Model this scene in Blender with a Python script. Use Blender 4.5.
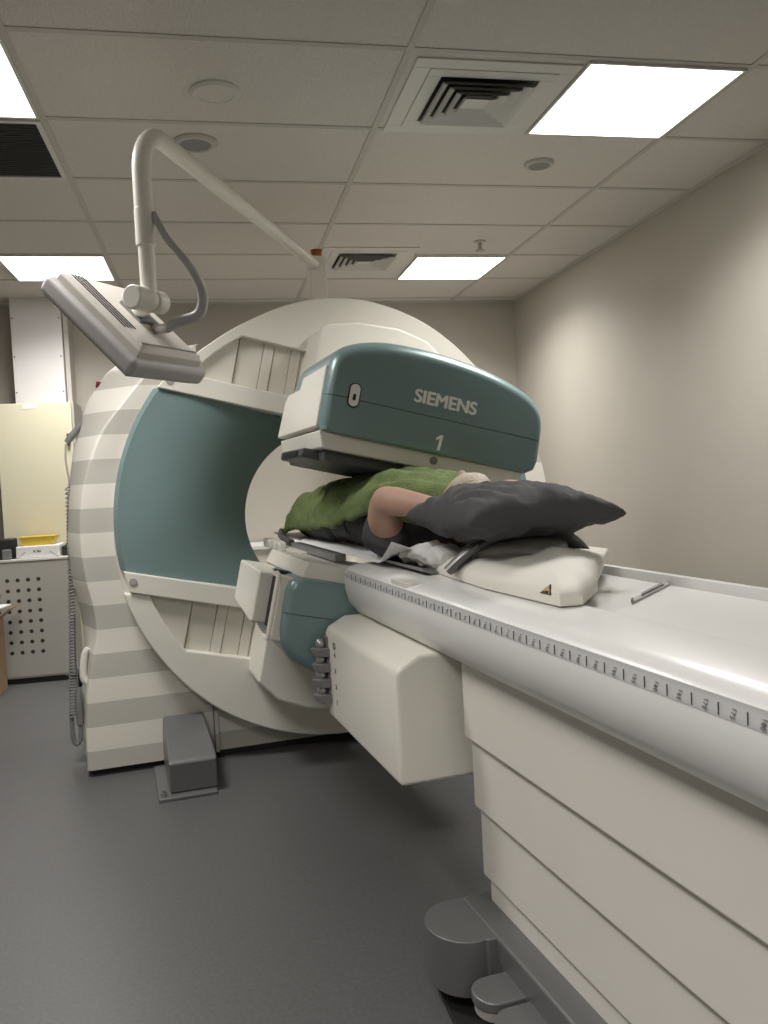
import bpy, bmesh, math, random
from mathutils import Vector, Matrix, noise
for o in list(bpy.data.objects): bpy.data.objects.remove(o)
S = bpy.context.scene; C = S.collection
PI = math.pi; random.seed(4)
BED = math.radians(6.55)          # the couch and gantry stand turned by this angle in the room
EYE = 1.205
# ---------------------------------------------------------------- camera
cam = bpy.data.objects.new('camera', bpy.data.cameras.new('camera')); C.objects.link(cam)
yaw, pitch, roll, FPX = .198474, -.0416268, -.0510863, 841.63
f = Vector((math.sin(yaw)*math.cos(pitch), math.cos(yaw)*math.cos(pitch), math.sin(pitch)))
r = Vector((math.cos(yaw), -math.sin(yaw), 0)); u = r.cross(f)
cr, sr = math.cos(roll), math.sin(roll)
r2 = cr*r + sr*u; u2 = -sr*r + cr*u
cam.matrix_world = Matrix(((r2.x, u2.x, -f.x, 0), (r2.y, u2.y, -f.y, 0), (r2.z, u2.z, -f.z, EYE), (0, 0, 0, 1)))
cam.data.sensor_fit = 'VERTICAL'; cam.data.sensor_height = 24; cam.data.lens = 24*FPX/1024
cam.data.clip_start = .02; S.camera = cam
# ---------------------------------------------------------------- world, exposure
W = bpy.data.worlds.new('world'); S.world = W; W.use_nodes = True
W.node_tree.nodes['Background'].inputs[0].default_value = (1, .95, .88, 1)
W.node_tree.nodes['Background'].inputs[1].default_value = .03
S.view_settings.view_transform = 'Standard'; S.view_settings.look = 'None'
S.view_settings.gamma = 1; S.view_settings.use_curve_mapping = False
S.view_settings.exposure = 0.0
LAMP = 6.0                        # brightness of the panel faces
BEAM, SPREAD = 24.0, 140          # watts and beam angle of each panel
# ---------------------------------------------------------------- materials
def mat(name, col, rough=.5, metal=0, bump=0, bscale=200, var=0, vscale=6, emis=0, spec=.5, coat=0):
    m = bpy.data.materials.new(name); m.use_nodes = True
    nt = m.node_tree; b = nt.nodes['Principled BSDF']
    b.inputs['Base Color'].default_value = (*col, 1); b.inputs['Roughness'].default_value = rough
    b.inputs['Metallic'].default_value = metal; b.inputs['Specular IOR Level'].default_value = spec
    b.inputs['Coat Weight'].default_value = coat
    if emis:
        b.inputs['Emission Color'].default_value = (*col, 1); b.inputs['Emission Strength'].default_value = emis
    tc = nt.nodes.new('ShaderNodeTexCoord')
    n = nt.nodes.new('ShaderNodeTexNoise'); n.inputs['Scale'].default_value = vscale; n.inputs['Detail'].default_value = 6
    nt.links.new(tc.outputs['Object'], n.inputs['Vector'])
    mx = nt.nodes.new('ShaderNodeMix'); mx.data_type = 'RGBA'; k = var or .03
    mx.inputs[6].default_value = (*[c*(1-k) for c in col], 1); mx.inputs[7].default_value = (*[min(1, c*(1+k)) for c in col], 1)
    nt.links.new(n.outputs['Fac'], mx.inputs[0]); nt.links.new(mx.outputs[2], b.inputs['Base Color'])
    if bump:
        n2 = nt.nodes.new('ShaderNodeTexNoise'); n2.inputs['Scale'].default_value = bscale; n2.inputs['Detail'].default_value = 4
        nt.links.new(tc.outputs['Object'], n2.inputs['Vector'])
        bp = nt.nodes.new('ShaderNodeBump'); bp.inputs['Strength'].default_value = bump; bp.inputs['Distance'].default_value = .01
        nt.links.new(n2.outputs['Fac'], bp.inputs['Height']); nt.links.new(bp.outputs['Normal'], b.inputs['Normal'])
    return m
M = {}
M['wall'] = mat('wall paint', (.445, .415, .362), .7, bump=.16, bscale=150)
M['tile'] = mat('ceiling tile', (.66, .625, .58), .9, bump=.6, bscale=140, var=.10, vscale=110)
M['grid'] = mat('ceiling grid', (.50, .47, .43), .6)
M['floor'] = mat('grey vinyl', (.103, .103, .104), .42, bump=.05, bscale=60, var=.35, vscale=90)
M['white'] = mat('cream plastic', (.76, .735, .665), .38)
M['whitedim'] = mat('beige plastic', (.66, .63, .555), .45)
M['panel'] = mat('beige couch panel', (.78, .75, .69), .5)
M['bedtop'] = mat('white couch top', (.80, .795, .78), .32, coat=.1)
M['beam'] = mat('light grey couch beam', (.52, .52, .515), .28)
M['teal'] = mat('teal plastic', (.195, .285, .29), .32, metal=.15, var=.03, vscale=300, bump=.04, bscale=900)
M['tealpanel'] = mat('teal panel', (.17, .25, .25), .5)
M['dark'] = mat('dark grey plastic', (.075, .075, .077), .45)
M['mid'] = mat('mid grey plastic', (.19, .188, .185), .45)
M['base'] = mat('grey painted metal', (.17, .17, .172), .36, metal=.3)
M['light'] = mat('light grey plastic', (.40, .38, .375), .42)
M['black'] = mat('black', (.012, .012, .012), .6)
M['steel'] = mat('brushed steel', (.45, .45, .45), .3, metal=.9)
M['letters'] = mat('silver lettering', (.86, .86, .85), .4)
M['ink'] = mat('grey ink', (.12, .12, .13), .6)
M['strip'] = mat('grey scale strip', (.56, .56, .56), .4)
M['lamp'] = mat('lamp diffuser', (1, .965, .92), .5, emis=LAMP)
M['frame'] = mat('white metal', (.62, .60, .56), .45)
M['skin'] = mat('skin', (.53, .325, .24), .5, var=.12, vscale=25)
M['hair'] = mat('grey blond hair', (.55, .47, .37), .6, bump=.6, bscale=150, var=.25, vscale=80)
M['cloth'] = mat('charcoal cotton', (.07, .07, .075), .85, bump=.25, bscale=400, var=.15)
M['shirt'] = mat('dark grey shirt', (.06, .061, .066), .85, bump=.3, bscale=60, var=.15)
M['green'] = mat('green fleece', (.145, .195, .07), .95, bump=.8, bscale=160, var=.4, vscale=30)
M['paper'] = mat('white paper', (.74, .74, .73), .8)
M['linen'] = mat('white linen', (.66, .66, .64), .9, bump=.3, bscale=90)
M['cream'] = mat('cream cabinet', (.62, .59, .44), .5)
M['greycab'] = mat('pale grey cabinet', (.40, .385, .35), .5)
M['yellow'] = mat('yellow plastic', (.72, .52, .06), .5)
M['card'] = mat('cardboard', (.30, .20, .12), .85, var=.1)
M['red'] = mat('red plastic', (.16, .012, .012), .4)
M['amber'] = mat('amber plastic', (.33, .10, .02), .3)
M['duct'] = mat('white duct', (.68, .66, .65), .5)
def glassm():
    m = bpy.data.materials.new('clear plastic'); m.use_nodes = True; b = m.node_tree.nodes['Principled BSDF']
    b.inputs['Base Color'].default_value = (.9, .9, .9, 1); b.inputs['Transmission Weight'].default_value = .8
    b.inputs['Roughness'].default_value = .15; b.inputs['IOR'].default_value = 1.2; return m
M['grille'] = mat('dark grille', (.05, .05, .048), .7)
M['clear'] = glassm()
def stripes():
    m = mat('striped cover', (.66, .63, .57), .4); nt = m.node_tree; b = nt.nodes['Principled BSDF']
    tc = nt.nodes.new('ShaderNodeTexCoord'); sp = nt.nodes.new('ShaderNodeSeparateXYZ')
    nt.links.new(tc.outputs['Object'], sp.inputs[0])
    def mth(op, a, v):
        n = nt.nodes.new('ShaderNodeMath'); n.operation = op; nt.links.new(a, n.inputs[0]); n.inputs[1].default_value = v; return n.outputs[0]
    t = mth('DIVIDE', mth('SUBTRACT', sp.outputs['Z'], .0075), .205); t = mth('FRACT', t, 0); t = mth('LESS_THAN', t, .5)
    mx = nt.nodes.new('ShaderNodeMix'); mx.data_type = 'RGBA'
    mx.inputs[6].default_value = (.76, .73, .66, 1); mx.inputs[7].default_value = (.52, .50, .45, 1)
    nt.links.new(t, mx.inputs[0]); nt.links.new(mx.outputs[2], b.inputs['Base Color']); return m
M['stripes'] = stripes()
# ---------------------------------------------------------------- builders
def rotz(p, a): return (p[0]*math.cos(a)-p[1]*math.sin(a), p[0]*math.sin(a)+p[1]*math.cos(a), p[2])
def tag(o, label, cat, group=None):
    o['label'] = label; o['category'] = cat
    if group: o['group'] = group
    return o
ORG = {}
def thing(name, label, cat, org, turned=True, group=None):
    o = bpy.data.objects.new(name, None); o.empty_display_size = .1; C.objects.link(o)
    a = BED if turned else 0
    o.location = rotz(org, a); o.rotation_euler = (0, 0, a); ORG[o.name] = org
    return tag(o, label, cat, group)
class B:
    """collects geometry in the machine frame (x across the couch, y along it, z up) or in the room frame"""
    def __init__(s): s.bm = bmesh.new()
    def face(s, vs):
        try: return s.bm.faces.new(vs)
        except ValueError: return None
    def v(s, p): return s.bm.verts.new(p)
    def box(s, x0, x1, y0, y1, z0, z1):
        q = [s.v((x, y, z)) for z in (z0, z1) for y in (y0, y1) for x in (x0, x1)]
        for i in ((0, 2, 3, 1), (4, 5, 7, 6), (0, 1, 5, 4), (2, 6, 7, 3), (0, 4, 6, 2), (1, 3, 7, 5)): s.face([q[k] for k in i])
        return s
    def prism(s, poly, d0, d1, axis='y', fn=None):
        """poly in the plane across `axis`, swept from d0 to d1"""
        def mk(p, d):
            if fn: return fn(p[0], p[1], d)
            return {'y': (p[0], d, p[1]), 'z': (p[0], p[1], d), 'x': (d, p[0], p[1])}[axis]
        a = [s.v(mk(p, d0)) for p in poly]; b = [s.v(mk(p, d1)) for p in poly]; n = len(poly)
        s.face(a[::-1]); s.face(b)
        for i in range(n): s.face((a[i], a[(i+1) % n], b[(i+1) % n], b[i]))
        return s
    def loft(s, rings, closed=True, cap=True):
        R = [[s.v(p) for p in ring] for ring in rings]; n = len(R[0])
        for a, b in zip(R, R[1:]):
            for i in range(n if closed else n-1): s.face((a[i], a[(i+1) % n], b[(i+1) % n], b[i]))
        if cap: s.face(R[0][::-1]); s.face(R[-1])
        return s
    def grid(s, fn, nu, nv):
        g = [[s.v(fn(i/nu, j/nv)) for j in range(nv+1)] for i in range(nu+1)]
        for i in range(nu):
            for j in range(nv): s.face((g[i][j], g[i+1][j], g[i+1][j+1], g[i][j+1]))
        return s
    def tube(s, pts, rad, n=12, smooth=6, flat=None):
        P = [Vector(p) for p in pts]; R = rad if isinstance(rad, (list, tuple)) else [rad]*len(P)
        if smooth and len(P) > 2:
            Q = []; RR = []
            for i in range(len(P)-1):
                p0, p1, p2, p3 = P[max(i-1, 0)], P[i], P[i+1], P[min(i+2, len(P)-1)]
                for k in range(smooth):
                    t = k/smooth
                    Q.append(.5*((2*p1)+(p2-p0)*t+(2*p0-5*p1+4*p2-p3)*t*t+(3*p1-p0-3*p2+p3)*t**3)); RR.append(R[i]*(1-t)+R[i+1]*t)
            Q.append(P[-1]); RR.append(R[-1]); P, R = Q, RR
        up = None; rings = []
        for i, p in enumerate(P):
            d = (P[min(i+1, len(P)-1)]-P[max(i-1, 0)]).normalized()
            if up is None: up = d.orthogonal().normalized() if flat is None else Vector(flat)
            x = (up-d*up.dot(d)).normalized() if (up-d*up.dot(d)).length > 1e-6 else d.orthogonal().normalized(); y = d.cross(x); up = x
            rings.append([p+R[i]*(math.cos(2*PI*k/n)*x*(1 if flat is None else .45)+math.sin(2*PI*k/n)*y) for k in range(n)])
        return s.loft(rings)
    def cyl(s, p0, p1, r0, r1=None, n=24): return s.tube([p0, p1], [r0, r0 if r1 is None else r1], n, 0)
    def ell(s, c, rx, ry, rz, n=20, m=12, fn=None):
        rings = []
        for j in range(m+1):
            a = -PI/2+PI*(j+.02)/(m+.04)
            ring = []
            for i in range(n):
                b = 2*PI*i/n; p = (c[0]+rx*math.cos(a)*math.cos(b), c[1]+ry*math.cos(a)*math.sin(b), c[2]+rz*math.sin(a))
                ring.append(fn(p) if fn else p)
            rings.append(ring)
        return s.loft(rings)
    def join(s, me, off=(0, 0, 0)):
        b2 = bmesh.new(); b2.from_mesh(me); mp = {v: s.v(v.co+Vector(off)) for v in b2.verts}
        for fc in b2.faces: s.face([mp[v] for v in fc.verts])
        b2.free(); return s
    def build(s, name, m, parent=None, bevel=0, seg=2, sharp=35, org=None, turned=True, smooth=True, kind=None, label=None, solid=0, tri=False):
        base = org or (0, 0, 0); p = parent
        while p is not None:
            if p.name in ORG: base = ORG[p.name]
            p = p.parent
        bmesh.ops.translate(s.bm, verts=s.bm.verts, vec=-Vector(base))
        bmesh.ops.recalc_face_normals(s.bm, faces=s.bm.faces)
        me = bpy.data.meshes.new(name); s.bm.to_mesh(me); s.bm.free()
        me.materials.append(m)
        if smooth:
            me.shade_smooth(); me.set_sharp_from_angle(angle=math.radians(sharp))
        o = bpy.data.objects.new(name, me); C.objects.link(o)
        if parent is not None: o.parent = parent
        else:
            a = BED if turned else 0; o.location = rotz(base, a); o.rotation_euler = (0, 0, a)
        if solid:
            md = o.modifiers.new('thickness', 'SOLIDIFY'); md.thickness = solid; md.offset = 1
        if bevel:
            md = o.modifiers.new('bevel', 'BEVEL'); md.width = bevel; md.segments = seg; md.limit_method = 'ANGLE'
            md.angle_limit = math.radians(30); md.harden_normals = smooth
        if kind: o['kind'] = kind
        if label: o['label'] = label
        return o
def text_mesh(txt, size, depth=.002, bold=0, align='CENTER'):
    cu = bpy.data.curves.new('t', 'FONT'); cu.body = txt; cu.size = size; cu.extrude = depth; cu.offset = bold
    cu.align_x = align; cu.align_y = 'CENTER'
    o = bpy.data.objects.new('t', cu); C.objects.link(o)
    dg = bpy.context.evaluated_depsgraph_get(); me = bpy.data.meshes.new_from_object(o.evaluated_get(dg))
    bpy.data.objects.remove(o); return me
def fused(b, voxel, sm=3):
    """one continuous skin over overlapping shapes"""
    bmesh.ops.recalc_face_normals(b.bm, faces=b.bm.faces)
    me = bpy.data.meshes.new('t'); b.bm.to_mesh(me); b.bm.free(); o = bpy.data.objects.new('t', me); C.objects.link(o)
    md = o.modifiers.new('r', 'REMESH'); md.mode = 'VOXEL'; md.voxel_size = voxel
    ms = o.modifiers.new('s', 'SMOOTH'); ms.iterations = sm; ms.factor = .5
    dg = bpy.context.evaluated_depsgraph_get(); m2 = bpy.data.meshes.new_from_object(o.evaluated_get(dg))
    bpy.data.objects.remove(o); return B().join(m2)
def lerp_tab(tab, x):
    if x <= tab[0][0]: return tab[0][1]
    for (a, p), (b, q) in zip(tab, tab[1:]):
        if x <= b:
            t = (x-a)/(b-a); t = t*t*(3-2*t) if False else t
            return p+(q-p)*t
    return tab[-1][1]
def smooth_tab(tab, n):
    """Catmull-Rom through 2D points"""
    out = []
    for i in range(len(tab)-1):
        p0, p1, p2, p3 = [Vector(tab[max(0, min(len(tab)-1, k))]) for k in (i-1, i, i+1, i+2)]
        for k in range(n):
            t = k/n; out.append(tuple(.5*((2*p1)+(p2-p0)*t+(2*p0-5*p1+4*p2-p3)*t*t+(3*p1-p0-3*p2+p3)*t**3)))
    return out+[tuple(tab[-1])]
# ================================================================ THE ROOM
XL, XR, YF, YB, H = -2.6, 2.398, -2.4, 6.331, 2.54
X0, Y0 = .684, 2.0105
def room(name, m, *box, bevel=0):
    b = B(); b.box(*box); o = b.build(name, m, None, turned=False, smooth=False, kind='structure', bevel=bevel); return o
room('floor', M['floor'], XL-.1, XR+.1, YF-.1, YB+.1, -.1, 0)
room('wall_right', M['wall'], XR, XR+.1, YF, YB, 0, H)
room('wall_left', M['wall'], XL-.1, XL, YF, YB, 0, H)
room('wall_back', M['wall'], XL-.1, XR+.1, YB, YB+.1, 0, H)
room('wall_front', M['wall'], XL-.1, XR+.1, YF-.1, YF, 0, H)
room('ceiling', M['tile'], XL-.1, XR+.1, YF-.1, YB+.1, H, H+.1)
b = B()
k = -3
while X0+1.2*k < XR:
    x = X0+1.2*k
    if x > XL: b.box(x-.012, x+.012, YF, YB, H-.004, H+.002)
    k += 1
for n in range(-7, 8):
    y = Y0+.6*n
    if YF < y < YB: b.box(XL, XR, y-.012, y+.012, H-.0035, H+.002)
b.build('trim_1', M['grid'], None, turned=False, smooth=False, kind='structure')
b = B()
b.box(XR-.02, XR, YF, YB, H-.012, H); b.box(XL, XR, YB-.02, YB, H-.012, H); b.box(XL, XL+.02, YF, YB, H-.012, H)
b.build('trim_2', M['grid'], None, turned=False, smooth=False, kind='structure')
b = B(); b.box(XR-.012, XR, YF, YB, 0, .1); b.build('baseboard_right', M['mid'], None, turned=False, kind='structure')
b = B(); b.box(XL, XR, YB-.012, YB, 0, .1); b.build('baseboard_back', M['mid'], None, turned=False, kind='structure')
# ---------------------------------------------------------------- ceiling panels of light
def ceiling_light(x, y, label):
    t = thing('ceiling_light', label, 'light', (x, y, H), False, 'square light panels in the tiled ceiling')
    b = B(); b.box(x-.282, x+.282, y-.282, y+.282, H-.009, H-.004); b.build('diffuser', M['lamp'], t)
    b = B()
    for a in ((x-.29, x-.28, y-.29, y+.29), (x+.28, x+.29, y-.29, y+.29), (x-.28, x+.28, y-.29, y-.28), (x-.28, x+.28, y+.28, y+.29)): b.box(*a, H-.011, H)
    b.build('frame', M['frame'], t)
    l = bpy.data.lights.new('panel_light', 'AREA'); l.size = .55; l.energy = BEAM; l.spread = math.radians(SPREAD); l.color = (1, .975, .94)
    lo = bpy.data.objects.new('panel_light', l); C.objects.link(lo); lo.parent = t; lo.location = (0, 0, -.0095)
RX, LX = X0+.9, X0-1.5
ceiling_light(RX, Y0+.9, 'large glowing square ceiling panel beside the big square air diffuser')
ceiling_light(RX, Y0+3.3, 'glowing ceiling panel beside the small far air diffuser')
ceiling_light(LX, Y0+.9, 'glowing ceiling panel at the left edge above the dark return grille')
ceiling_light(LX, Y0+3.3, 'glowing ceiling panel behind the monitor near the white wall duct')
ceiling_light(LX, Y0-1.5, 'glowing ceiling panel above the open floor left of the couch')
ceiling_light(LX+1.2, Y0-3.9, 'added glowing ceiling panel, unseen behind the viewer, lighting the front faces')  # extra lamp out of view, added to brighten the scanner's front faces
def diffuser(x, y, label):
    t = thing('air_diffuser', label, 'air vent', (x, y, H), False, 'louvred square air diffusers')
    b = B()
    def sq(h, w, z0, z1):
        b.box(x-h, x+h, y-h, y-h+w, z0, z1); b.box(x-h, x+h, y+h-w, y+h, z0, z1); b.box(x-h, x-h+w, y-h+w, y+h-w, z0, z1); b.box(x+h-w, x+h, y-h+w, y+h-w, z0, z1)
    sq(.285, .06, H-.006, H); b.build('frame', M['frame'], t, bevel=.002)
    b = B(); sq(.225, .05, H-.009, H-.001); b.build('inner_frame', M['frame'], t, bevel=.002)
    b = B(); b.box(x-.175, x+.175, y-.175, y+.175, H-.002, H+.0005); b.build('dark_core', M['black'], t)
    for i, h in enumerate((.17, .135, .10, .065)):
        b = B(); rings = []
        for hh, z in ((h, H-.024), (h-.030, H-.006), (h-.034, H-.006), (h-.006, H-.026)):
            rings.append([(x-hh, y-hh, z), (x+hh, y-hh, z), (x+hh, y+hh, z), (x-hh, y+hh, z)])
        b.loft(rings, cap=False); b.build('louvre', M['frame'], t, smooth=False)
    b = B(); b.box(x-.05, x+.05, y-.05, y+.05, H-.014, H-.010); b.build('louvre', M['frame'], t)
diffuser(X0+.32, Y0+.93, 'large square louvred air diffuser beside the nearest right light panel')
diffuser(X0+.30, Y0+3.12, 'small looking far air diffuser right of the boom post')
t = thing('return_grille', 'dark square return air grille at the left edge of the ceiling', 'air vent', (LX, Y0+1.5, H), False)
b = B()
for a in ((LX-.29, LX-.27, -.29, .29), (LX+.27, LX+.29, -.29, .29), (LX-.27, LX+.27, -.29, -.27), (LX-.27, LX+.27, .27, .29)): b.box(a[0], a[1], Y0+1.5+a[2], Y0+1.5+a[3], H-.012, H)
b.build('frame', M['frame'], t)
b = B(); b.box(LX-.27, LX+.27, Y0+1.23, Y0+1.77, H-.006, H-.003)
for i in range(24): b.box(LX-.27, LX+.27, Y0+1.235+i*.0225, Y0+1.239+i*.0225, H-.010, H-.006)
b.build('mesh', M['grille'], t)
def round_fit(name, x, y, rad, label, cat, m1, m2, grp=None):
    t = thing(name, label, cat, (x, y, H), False, grp)
    b = B(); b.loft([[(x+q*math.cos(2*PI*i/32), y+q*math.sin(2*PI*i/32), z) for i in range(32)] for q, z in ((rad, H), (rad, H-.006), (rad*.9, H-.014), (rad*.72, H-.014), (rad*.7, H-.009))], cap=False)
    b.build('rim', m1, t)
    b = B(); b.cyl((x, y, H-.002), (x, y, H-.012), rad*.73, n=32); b.build('grille', m2, t); return t
round_fit('ceiling_speaker', .085, 2.955, .085, 'round cream ceiling speaker nearest above the boom', 'speaker', M['frame'], M['tile'], 'round ceiling fittings')
round_fit('ceiling_speaker', .01, 3.39, .085, 'round grey ceiling speaker half hidden behind the bent boom', 'speaker', M['grid'], M['mid'], 'round ceiling fittings')
round_fit('smoke_detector', 1.477, 3.517, .065, 'small round grey ceiling detector behind the large right light panel', 'detector', M['grid'], M['mid'])
t = thing('fire_sprinkler', 'small metal fire sprinkler above the far right light panel', 'sprinkler', (1.597, 4.72, H), False)
b = B(); b.cyl((1.597, 4.72, H), (1.597, 4.72, H-.008), .035); b.build('escutcheon', M['frame'], t)
b = B(); b.cyl((1.597, 4.72, H-.005), (1.597, 4.72, H-.05), .011); b.cyl((1.597, 4.72, H-.05), (1.597, 4.72, H-.054), .028, n=12); b.build('head', M['steel'], t)
# ================================================================ THE GANTRY
GV, GZ = .97, 1.045
TH = math.radians(-13.4); cT, sT = math.cos(TH), math.sin(TH)
def rl(a, b, u): return (GV+a*cT-b*sT, u, GZ+a*sT+b*cT)           # axes turned with the ring
def rl2(a, b, u): return rl(-a, -b, u)
G = thing('gamma_camera_gantry', 'large cream scanner gantry with teal bore panels and two detector heads', 'scanner', (GV, 4.1, 0))
# side covers (striped)
crs = smooth_tab([(-1.128, .03), (-1.125, .16), (-1.113, .33), (-1.088, .476), (-1.060, .60), (-1.067, .72), (-1.092, .86), (-1.100, 1.03), (-1.080, 1.21), (-1.012, 1.42), (-.910, 1.565), (-.80, 1.69), (-.70, 1.765), (-.58, 1.82)], 5)
sil = [(.03, -1.15), (.105, -1.15), (.33, -1.143), (.506, -1.122), (.60, -1.122), (.685, -1.130), (.822, -1.162), (1.0, -1.168), (1.174, -1.152), (1.392, -1.115), (1.61, -1.042), (1.73, -.955), (1.80, -.86), (1.85, -.76), (1.90, -.6)]
for s, nm in ((1, 'side_cover'), (-1, 'side_cover')):
    b = B(); rings = []
    for x, z in crs:
        if s == -1 and z > 1.36: continue
        xs = lerp_tab(sil, z); q = z
        if z > 1.6: xs = min(xs, x-.02)
        ring = [(-.58, 3.735), (x+.012, 3.732), (x, 3.738), (x-.006, 3.75), (xs+.012, 3.92), (xs, 3.98), (xs, 4.45), (xs+.03, 4.5), (-.50, 4.52)]
        rings.append([(GV+s*a, uu, q) for a, uu in ring])
    b.loft(rings); sc = b.build(nm, M['stripes'], G, sharp=28)
    if s == 1:
        b = B(); b.tube([(GV-1.10, 3.84, .53), (GV-1.118, 3.84, .50), (GV-1.128, 3.84, .41), (GV-1.11, 3.84, .38)], .016, n=12); b.build('grip', M['white'], sc)
b = B(); b.box(GV-.6, GV+.6, 3.76, 4.5, .03, .62); b.build('front_cover', M['stripes'], G)
b = B(); b.box(GV-.60, GV-.596, 3.728, 3.765, .03, .45); b.build('seam', M['ink'], G)
b = B(); b.box(GV-1.11, GV+1.11, 3.77, 4.48, 0, .034); b.build('plinth', M['black'], G)
b = B(); n = 64
b.loft([[rl(q*math.cos(2*PI*i/n), q*math.sin(2*PI*i/n), uu) for i in range(n)] for q, uu in ((.41, 3.87), (.41, 4.53), (.80, 4.53), (.86, 4.45), (.86, 3.87), (.41, 3.87))], cap=False); b.build('rear_housing', M['white'], G)
# ring
RAD = [(0, .972), (45, .962), (62, .972), (80, .974), (90, .966), (100, .953), (111, .935), (124, .930), (150, .95), (180, .97), (197, .982), (216, .985), (235, .992), (257, .99), (290, .985), (360, .972)]
def rr(adeg):           # outline radius by world angle
    return lerp_tab(RAD, adeg % 360)
def rim(aloc): return rr(math.degrees(aloc)+math.degrees(TH))
n = 120
b = B(); rings = []
for q, uu in ((0, 3.70), (0, 3.80)):
    rings.append([rl(.385*math.cos(2*PI*i/n), .385*math.sin(2*PI*i/n), uu) for i in range(n)])
outer = lambda uu, d: [rl((rim(2*PI*i/n)-d)*math.cos(2*PI*i/n), (rim(2*PI*i/n)-d)*math.sin(2*PI*i/n), uu) for i in range(n)]
b.loft([outer(3.74, .14), outer(3.70, .10), outer(3.70, .004), outer(3.86, 0), outer(3.86, .14), outer(3.74, .14)], cap=False)
b.build('ring', M['whitedim'], G, sharp=40)
def arcpts(r_, a0, a1, n, f=None):
    return [((f(a0+(a1-a0)*i/n) if f else r_)*math.cos(a0+(a1-a0)*i/n), (f(a0+(a1-a0)*i/n) if f else r_)*math.sin(a0+(a1-a0)*i/n)) for i in range(n+1)]
BAR0, BAR1 = .388, .456
for s in (1, -1):
    # outer cover: rim plus the cap above the window line
    aL = math.asin(.47/.96)
    pts = arcpts(0, PI-aL, aL, 48, rim) if s == 1 else arcpts(0, PI+aL, 2*PI-aL, 48, rim)
    inn = [(math.sqrt(.885**2-.47**2), s*.47)]+[(.885*math.cos(math.radians(d)), s*.885*math.sin(math.radians(d))) for d in (36, 41, 46, 50.5)]
    inn += [(-x, y) for x, y in inn[::-1]]
    b = B(); b.prism(pts+inn, 3.648, 3.72, fn=rl); b.build('ring_cover', M['white'], G, bevel=.008)
    b = B()
    xe = .885
    b.prism([(-math.sqrt(.955**2-BAR0**2), s*BAR0), (math.sqrt(.955**2-BAR0**2), s*BAR0), (math.sqrt(.955**2-.47**2), s*.472), (-math.sqrt(.955**2-.47**2), s*.472)], 3.635, 3.72, fn=rl)
    br = b.build('cross_bar', M['white'], G, bevel=.006)
    for x in (-.826, .826):
        p = rl(x, s*.427, 3.628); q = rl(x, s*.427, 3.64); b = B()
        rg = []
        for rad, uu in ((.017, 3.636), (.017, 3.632), (.013, 3.632), (.013, 3.634), (.011, 3.631)):
            rg.append([rl(x+rad*math.cos(2*PI*i/20), s*.427+rad*math.sin(2*PI*i/20), uu) for i in range(20)])
        b.loft(rg); b.build('screw_cap', M['light'], br)
    # slatted floor of the window
    b = B(); wx = math.sqrt(.90**2-.40**2)
    b.prism([(-wx, s*.40), (wx, s*.40), (.62, s*.66), (.5, s*.745), (-.5, s*.745), (-.62, s*.66)], 3.70, 3.75, fn=rl); b.build('window_back', M['whitedim'], G)
    b = B()
    for a0, a1, d in ((-.565, -.459, 0), (-.457, -.413, .005), (-.411, -.337, 0), (-.335, -.292, .005), (-.290, -.2, 0)):
        for m_ in (1, -1):
            b = B(); b.prism([(m_*a0, s*.46), (m_*a1, s*.46), (m_*a1, s*.71), (m_*a0, s*.71)], 3.688-d, 3.705, fn=rl)
            b.build('slat', M['whitedim'], G, bevel=.002)
    for m_ in (1, -1):
        b = B(); b.prism([(m_*-.77, s*.46), (m_*-.57, s*.46), (m_*-.57, s*.69), (m_*-.72, s*.53)], 3.676, 3.705, fn=rl)
        b.build('window_floor', M['whitedim'], G, bevel=.002)
    # teal bowl panel, left and right of the bore
    def teal(i, j, s=s):
        bb = -.388+.776*j; ro = .965; ri = .392
        a0 = math.sqrt(ro*ro-bb*bb); a1 = math.sqrt(ri*ri-bb*bb) if abs(bb) < ri else 0
        t = i; a = a0+(a1-a0)*t
        e = max(0, (t-.25)/.75); dd = math.hypot(a, bb)
        w = max(0, (.86-dd)/(.86-.39)); dep = 3.652+.20*w**2.2
        if i < .03: dep = 3.69-.04*(i/.03)
        return rl(-s*a, bb, dep)
    b = B(); b.grid(teal, 34, 30); b.build('bore_panel', M['tealpanel'], G, sharp=60)
# detector heads
PROF = [(-.378, .238), (-.388, .30), (-.388, .465), (-.372, .502), (-.314, .537), (-.199, .571), (-.041, .578), (.10, .567), (.20, .551), (.329, .507), (.372, .462), (.387, .357), (.392, .272), (.362, .238)]
PROF = [(-.362, .238), (-.38, .242), (-.388, .27)]+smooth_tab([(-.390, .30), (-.392, .40), (-.385, .475), (-.355, .52), (-.29, .552), (-.199, .573), (-.06, .580), (.08, .572), (.20, .553), (.315, .518), (.375, .475), (.399, .42), (.403, .34)], 4)+[(.404, .285), (.396, .255), (.368, .238)]
def cut(poly, b0, keep_above):
    out = []
    for (x0, y0), (x1, y1) in zip(poly, poly[1:]+poly[:1]):
        k0 = (y0 >= b0) == keep_above; k1 = (y1 >= b0) == keep_above
        if k0: out.append((x0, y0))
        if k0 != k1:
            t = (b0-y0)/(y1-y0); out.append((x0+(x1-x0)*t, b0))
    return out
F0, F1 = 2.62, 3.30
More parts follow.
